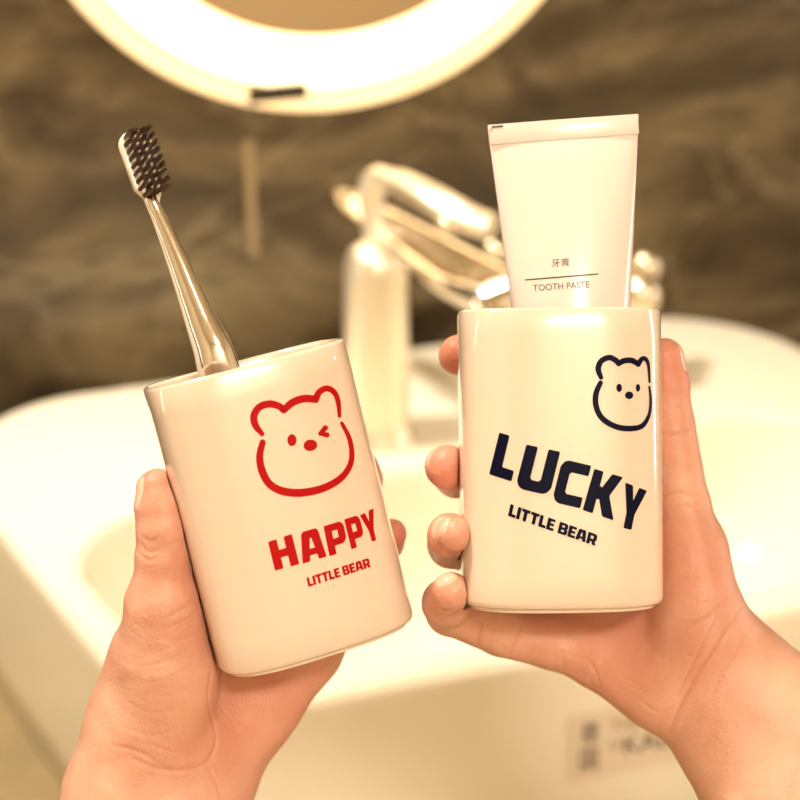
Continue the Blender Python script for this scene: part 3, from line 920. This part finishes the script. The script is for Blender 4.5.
# right hand
palmR = [
    ((700, 668, 18), 18, (800, 782, 4), 20, 8), ((716, 640, 18), 16, (830, 750, 4), 20, 10), ((682, 690, 16), 14.5, (770, 812, 2), 19, 10),
    ((800, 782, 4), 20, (900, 900, -14), 22, 8), ((830, 750, 4), 20, (930, 865, -14), 23, 10), ((770, 812, 2), 19, (868, 925, -14), 21, 10),
    ((700, 655, 20), 16, (655, 490, 46), 11.5, 10), ((690, 655, 22), 16, (642, 530, 50), 11.5, 10),
    ((680, 660, 24), 16, (620, 590, 48), 11.5, 10), ((672, 672, 20), 15, (595, 640, 28), 11.5, 10),
    ((655, 694, 16), 12.5, (600, 664, 20), 9.5, 8), ((700, 630, 10), 14.5, (692, 550, 14), 11.5, 10),
    ((640, 640, 34), 13, (680, 600, 30), 13, 12), ((545, 598, 34), 10, (640, 606, 34), 13, 8),
]
chR = [
    ([(700, 625, 10, 14), (690, 550, 14, 11.5), (682, 505, 15, 10), (670, 425, 15, 8.7), (666, 385, 15, 8.2), (663.5, 357, 14, 6.9)], 7),
    ([(655, 490, 46, 11), (590, 400, 50, 9), (520, 352, 42, 8.2), (478, 352, 36, 8.0), (459.5, 355, 26, 7.6)], 6),
    ([(642, 530, 50, 11), (550, 480, 50, 9.3), (485, 478, 40, 8.6), (457, 474, 29, 8.6), (447, 467, 5, 7.9)], 6),
    ([(620, 590, 48, 10.5), (540, 560, 48, 9), (478, 552, 39, 8.6), (451, 545, 24, 8.4), (450, 535, -6, 7.5), (455, 534, -13, 6.2)], 5),
    ([(597, 652, 26, 11), (500, 631, 20, 8.9), (450, 612, 10, 8.4), (446, 603, 0, 8.2), (452, 592, -10, 6.9)], 6),
]
crR = [
    ([(745, 598), (722, 640), (688, 690), (668, 735)], .7, .9), ([(722, 612), (700, 650), (676, 700)], .45, .8), ([(760, 612), (738, 650), (705, 705)], .3, .8),
    ([(668, 620), (700, 618), (738, 588)], .35, 1.0),
    ([(484, 622), (480, 638), (473, 655)], .6, .8), ([(522, 625), (514, 645), (503, 668)], .6, .9), ([(562, 650), (563, 668), (558, 690)], .35, .8),
    ([(604, 662), (590, 680), (588, 700)], .3, .8), ([(655, 690), (672, 672), (700, 655)], .22, .8), ([(570, 655), (590, 662), (602, 690)], .25, .7),
    ([(655, 432), (672, 436), (694, 430)], .35, .9), ([(655, 500), (680, 492), (708, 500)], .35, 1.0), ([(655, 512), (685, 506), (712, 516)], .25, .9),
    ([(437, 607), (447, 612), (460, 606)], .3, .7), ([(664, 540), (685, 548), (712, 540)], .18, .8), ([(664, 575), (690, 580), (722, 568)], .18, .8), ([(668, 596), (700, 600), (728, 590)], .2, .8), ([(680, 650), (700, 660), (722, 652)], .16, .8), ([(750, 640), (765, 650), (770, 668)], .15, .8), ([(500, 642), (506, 652), (506, 664)], .25, .6),
    ([(640, 700), (660, 712), (690, 700)], .25, .8),
]
flR = [((665, 365, 8), 16, .6), ((672, 430, 8), 14, .35), ((462, 353, 22), 10, .8), ((449, 466, 0), 11, .7), ((450, 535, -10), 10, .55), ((450, 590, -10), 9, .55), ((600, 640, 10), 30, .35), ((690, 560, 5), 22, .35), ((690, 640, 0), 22, .2)]
handR, treeR, cmR = build_hand('right hand and wrist on the right, fingers wrapped around the LUCKY cup', chR, palmR, ((2, -45, -185), (190, 72, 30)), MXR, CH, crR, flR, (700, 665, 15))
nail(handR, treeR, cmR, (679, 358, 14), (1, .05, .12), (-.12, 0, 1), 9.5, 12)
nail(handR, treeR, cmR, (447, 531, -10), (-.55, -.70, .45), (.75, -.55, .1), 9.5, 10)
nail(handR, treeR, cmR, (447, 583, -10), (-.25, -.72, .65), (.55, -.3, .6), 8.5, 9)
nail(handR, treeR, cmR, (440, 463, 6), (-.92, .1, .35), (.3, -.9, .2), 10, 11)

# left hand
palmL = [
    ((120, 790, 8), 18, (95, 900, -8), 21, 8), ((165, 800, 8), 19, (150, 910, -8), 23, 10), ((200, 800, 8), 16, (200, 910, -8), 20, 10),
    ((95, 900, -8), 21, (70, 1010, -22), 23, 8), ((150, 910, -8), 23, (140, 1010, -22), 25, 10), ((200, 910, -8), 20, (200, 1010, -22), 22, 10),
    ((135, 770, 8), 18, (160, 650, 2), 15, 9), ((165, 655, -6), 14.5, (165, 610, -11), 11.8, 8), ((172, 690, -4), 15.5, (160, 770, 6), 18, 10),
    ((128, 720, 6), 12, (112, 790, 8), 15.5, 8), ((138, 660, 0), 9.5, (128, 720, 5), 13, 8),
    ((205, 690, 22), 17, (195, 780, 12), 18, 10), ((308, 652, 30), 12.5, (256, 708, 24), 14, 8), ((256, 708, 24), 14, (196, 792, 12), 17, 8),
    ((170, 740, 14), 17, (215, 575, 44), 11.5, 10), ((185, 740, 16), 17, (250, 575, 48), 11.5, 10), ((205, 735, 18), 16, (285, 600, 46), 11, 10),
]
chL = [
    ([(165, 650, -6, 14), (162, 605, -11, 11.6), (163, 560, -14, 9.3), (162.5, 530, -15, 8.9), (160.5, 507, -15, 8.6), (157.5, 489.5, -14, 7.2)], 7),
    ([(215, 575, 44, 11), (300, 480, 50, 9), (345, 445, 42, 8), (350, 440, 34, 7)], 6),
    ([(250, 575, 48, 11), (320, 510, 52, 9), (362, 480, 42, 7.6), (361, 469, 30, 6.9)], 6),
    ([(285, 600, 46, 10.5), (345, 555, 50, 8.6), (384, 542, 38, 7.4), (390, 535, 24, 6.1)], 5),
    ([(308, 645, 32, 11), (350, 605, 44, 8.6), (376, 585, 38, 7.4), (378, 575, 30, 6.5)], 6),
]
crL = [
    ([(140, 543), (148, 552), (160, 550)], .4, .7), ([(138, 552), (148, 560), (158, 557)], .35, .7), ([(140, 535), (150, 541), (160, 538)], .3, .7),
    ([(170, 545), (180, 541), (190, 538)], .3, .7), ([(160, 622), (178, 612), (196, 600)], .35, .9), ([(165, 630), (182, 622), (200, 610)], .3, .8), ([(160, 640), (182, 640), (205, 628)], .25, .8),
    ([(212, 665), (208, 700), (216, 735), (206, 762), (170, 770), (130, 758)], .55, 1.0), ([(206, 762), (215, 780), (222, 800)], .4, .8),
    ([(110, 745), (140, 752), (175, 775)], .3, .8),
    ([(150, 642), (172, 634), (196, 616)], .2, .7), ([(146, 655), (170, 648), (200, 630)], .18, .7), ([(140, 668), (165, 662), (198, 646)], .16, .7), ([(140, 684), (168, 678), (200, 662)], .15, .7), ([(150, 698), (175, 694), (204, 680)], .14, .7), ([(208, 700), (225, 712), (240, 735)], .22, .8), ([(150, 745), (175, 752), (200, 750)], .25, .7),
    ([(125, 700), (150, 712), (180, 708)], .15, .9), ([(120, 725), (150, 735), (185, 728)], .15, .9),
]
flL = [((156, 489, -20), 11, .5), ((390, 535, 20), 10, .7), ((361, 469, 28), 10, .7), ((180, 560, -20), 12, .35), ((240, 740, 0), 24, .35), ((270, 690, 10), 30, .35), ((165, 620, -15), 20, .25)]
handL, treeL, cmL = build_hand('left hand and wrist on the left, thumb along the HAPPY cup', chL, palmL, ((-150, -60, -215), (12, 75, 10)), MXL, HL, crL, flL, (160, 780, 8))
nail(handL, treeL, cmL, (141, 494, -16), (-.88, -.52, .08), (-.08, .05, 1), 10.5, 13.5)

# ---------------------------------------------------------------- light
def area(name, loc, target, size, power, col, shape='DISK', size_y=None):
    l = bpy.data.lights.new(name, 'AREA'); l.shape = shape; l.size = size; l.energy = power; l.color = col
    if size_y: l.size_y = size_y
    o = bpy.data.objects.new(name, l); C.objects.link(o); o.location = loc
    d = (Vector(target) - Vector(loc)).normalized()
    o.rotation_euler = d.to_track_quat('-Z', 'Y').to_euler()
    return o
WARM = (1.0, .87, .70)
cup_c = at(400, 400, .55)
lp = area('ceiling_lamp_mirror', room(-.35, .33, RH - .02), room(.05, .22, RIM), .22, 15, (1, .88, .69))
lp.data.spread = math.radians(110)
area('front_wall_fill', room(.1, RW0 + .3, RH - .02), room(.1, RW0 - .05, .4), .4, 37, (1, .885, .74))  # added fill, brightens the front wall for the mirror and bounces onto the basin
area('wall_strip_left', room(RU0 + .03, .22, 1.15), at(280, 500, .55), .035, 1.6, (1, .92, .78), 'RECTANGLE', .8)
area('wall_strip_right', room(RU1 - .03, -.25, 1.2), at(560, 400, .55), .07, 4.0, (1, .94, .84), 'RECTANGLE', .7)

w = bpy.data.worlds.new('world'); bpy.context.scene.world = w; w.use_nodes = True
w.node_tree.nodes['Background'].inputs['Color'].default_value = (.5, .4, .28, 1)
w.node_tree.nodes['Background'].inputs['Strength'].default_value = .2

vs_ = bpy.context.scene.view_settings
vs_.view_transform = 'Standard'; vs_.look = 'None'; vs_.gamma = 1; vs_.use_curve_mapping = False
vs_.exposure = -0.25
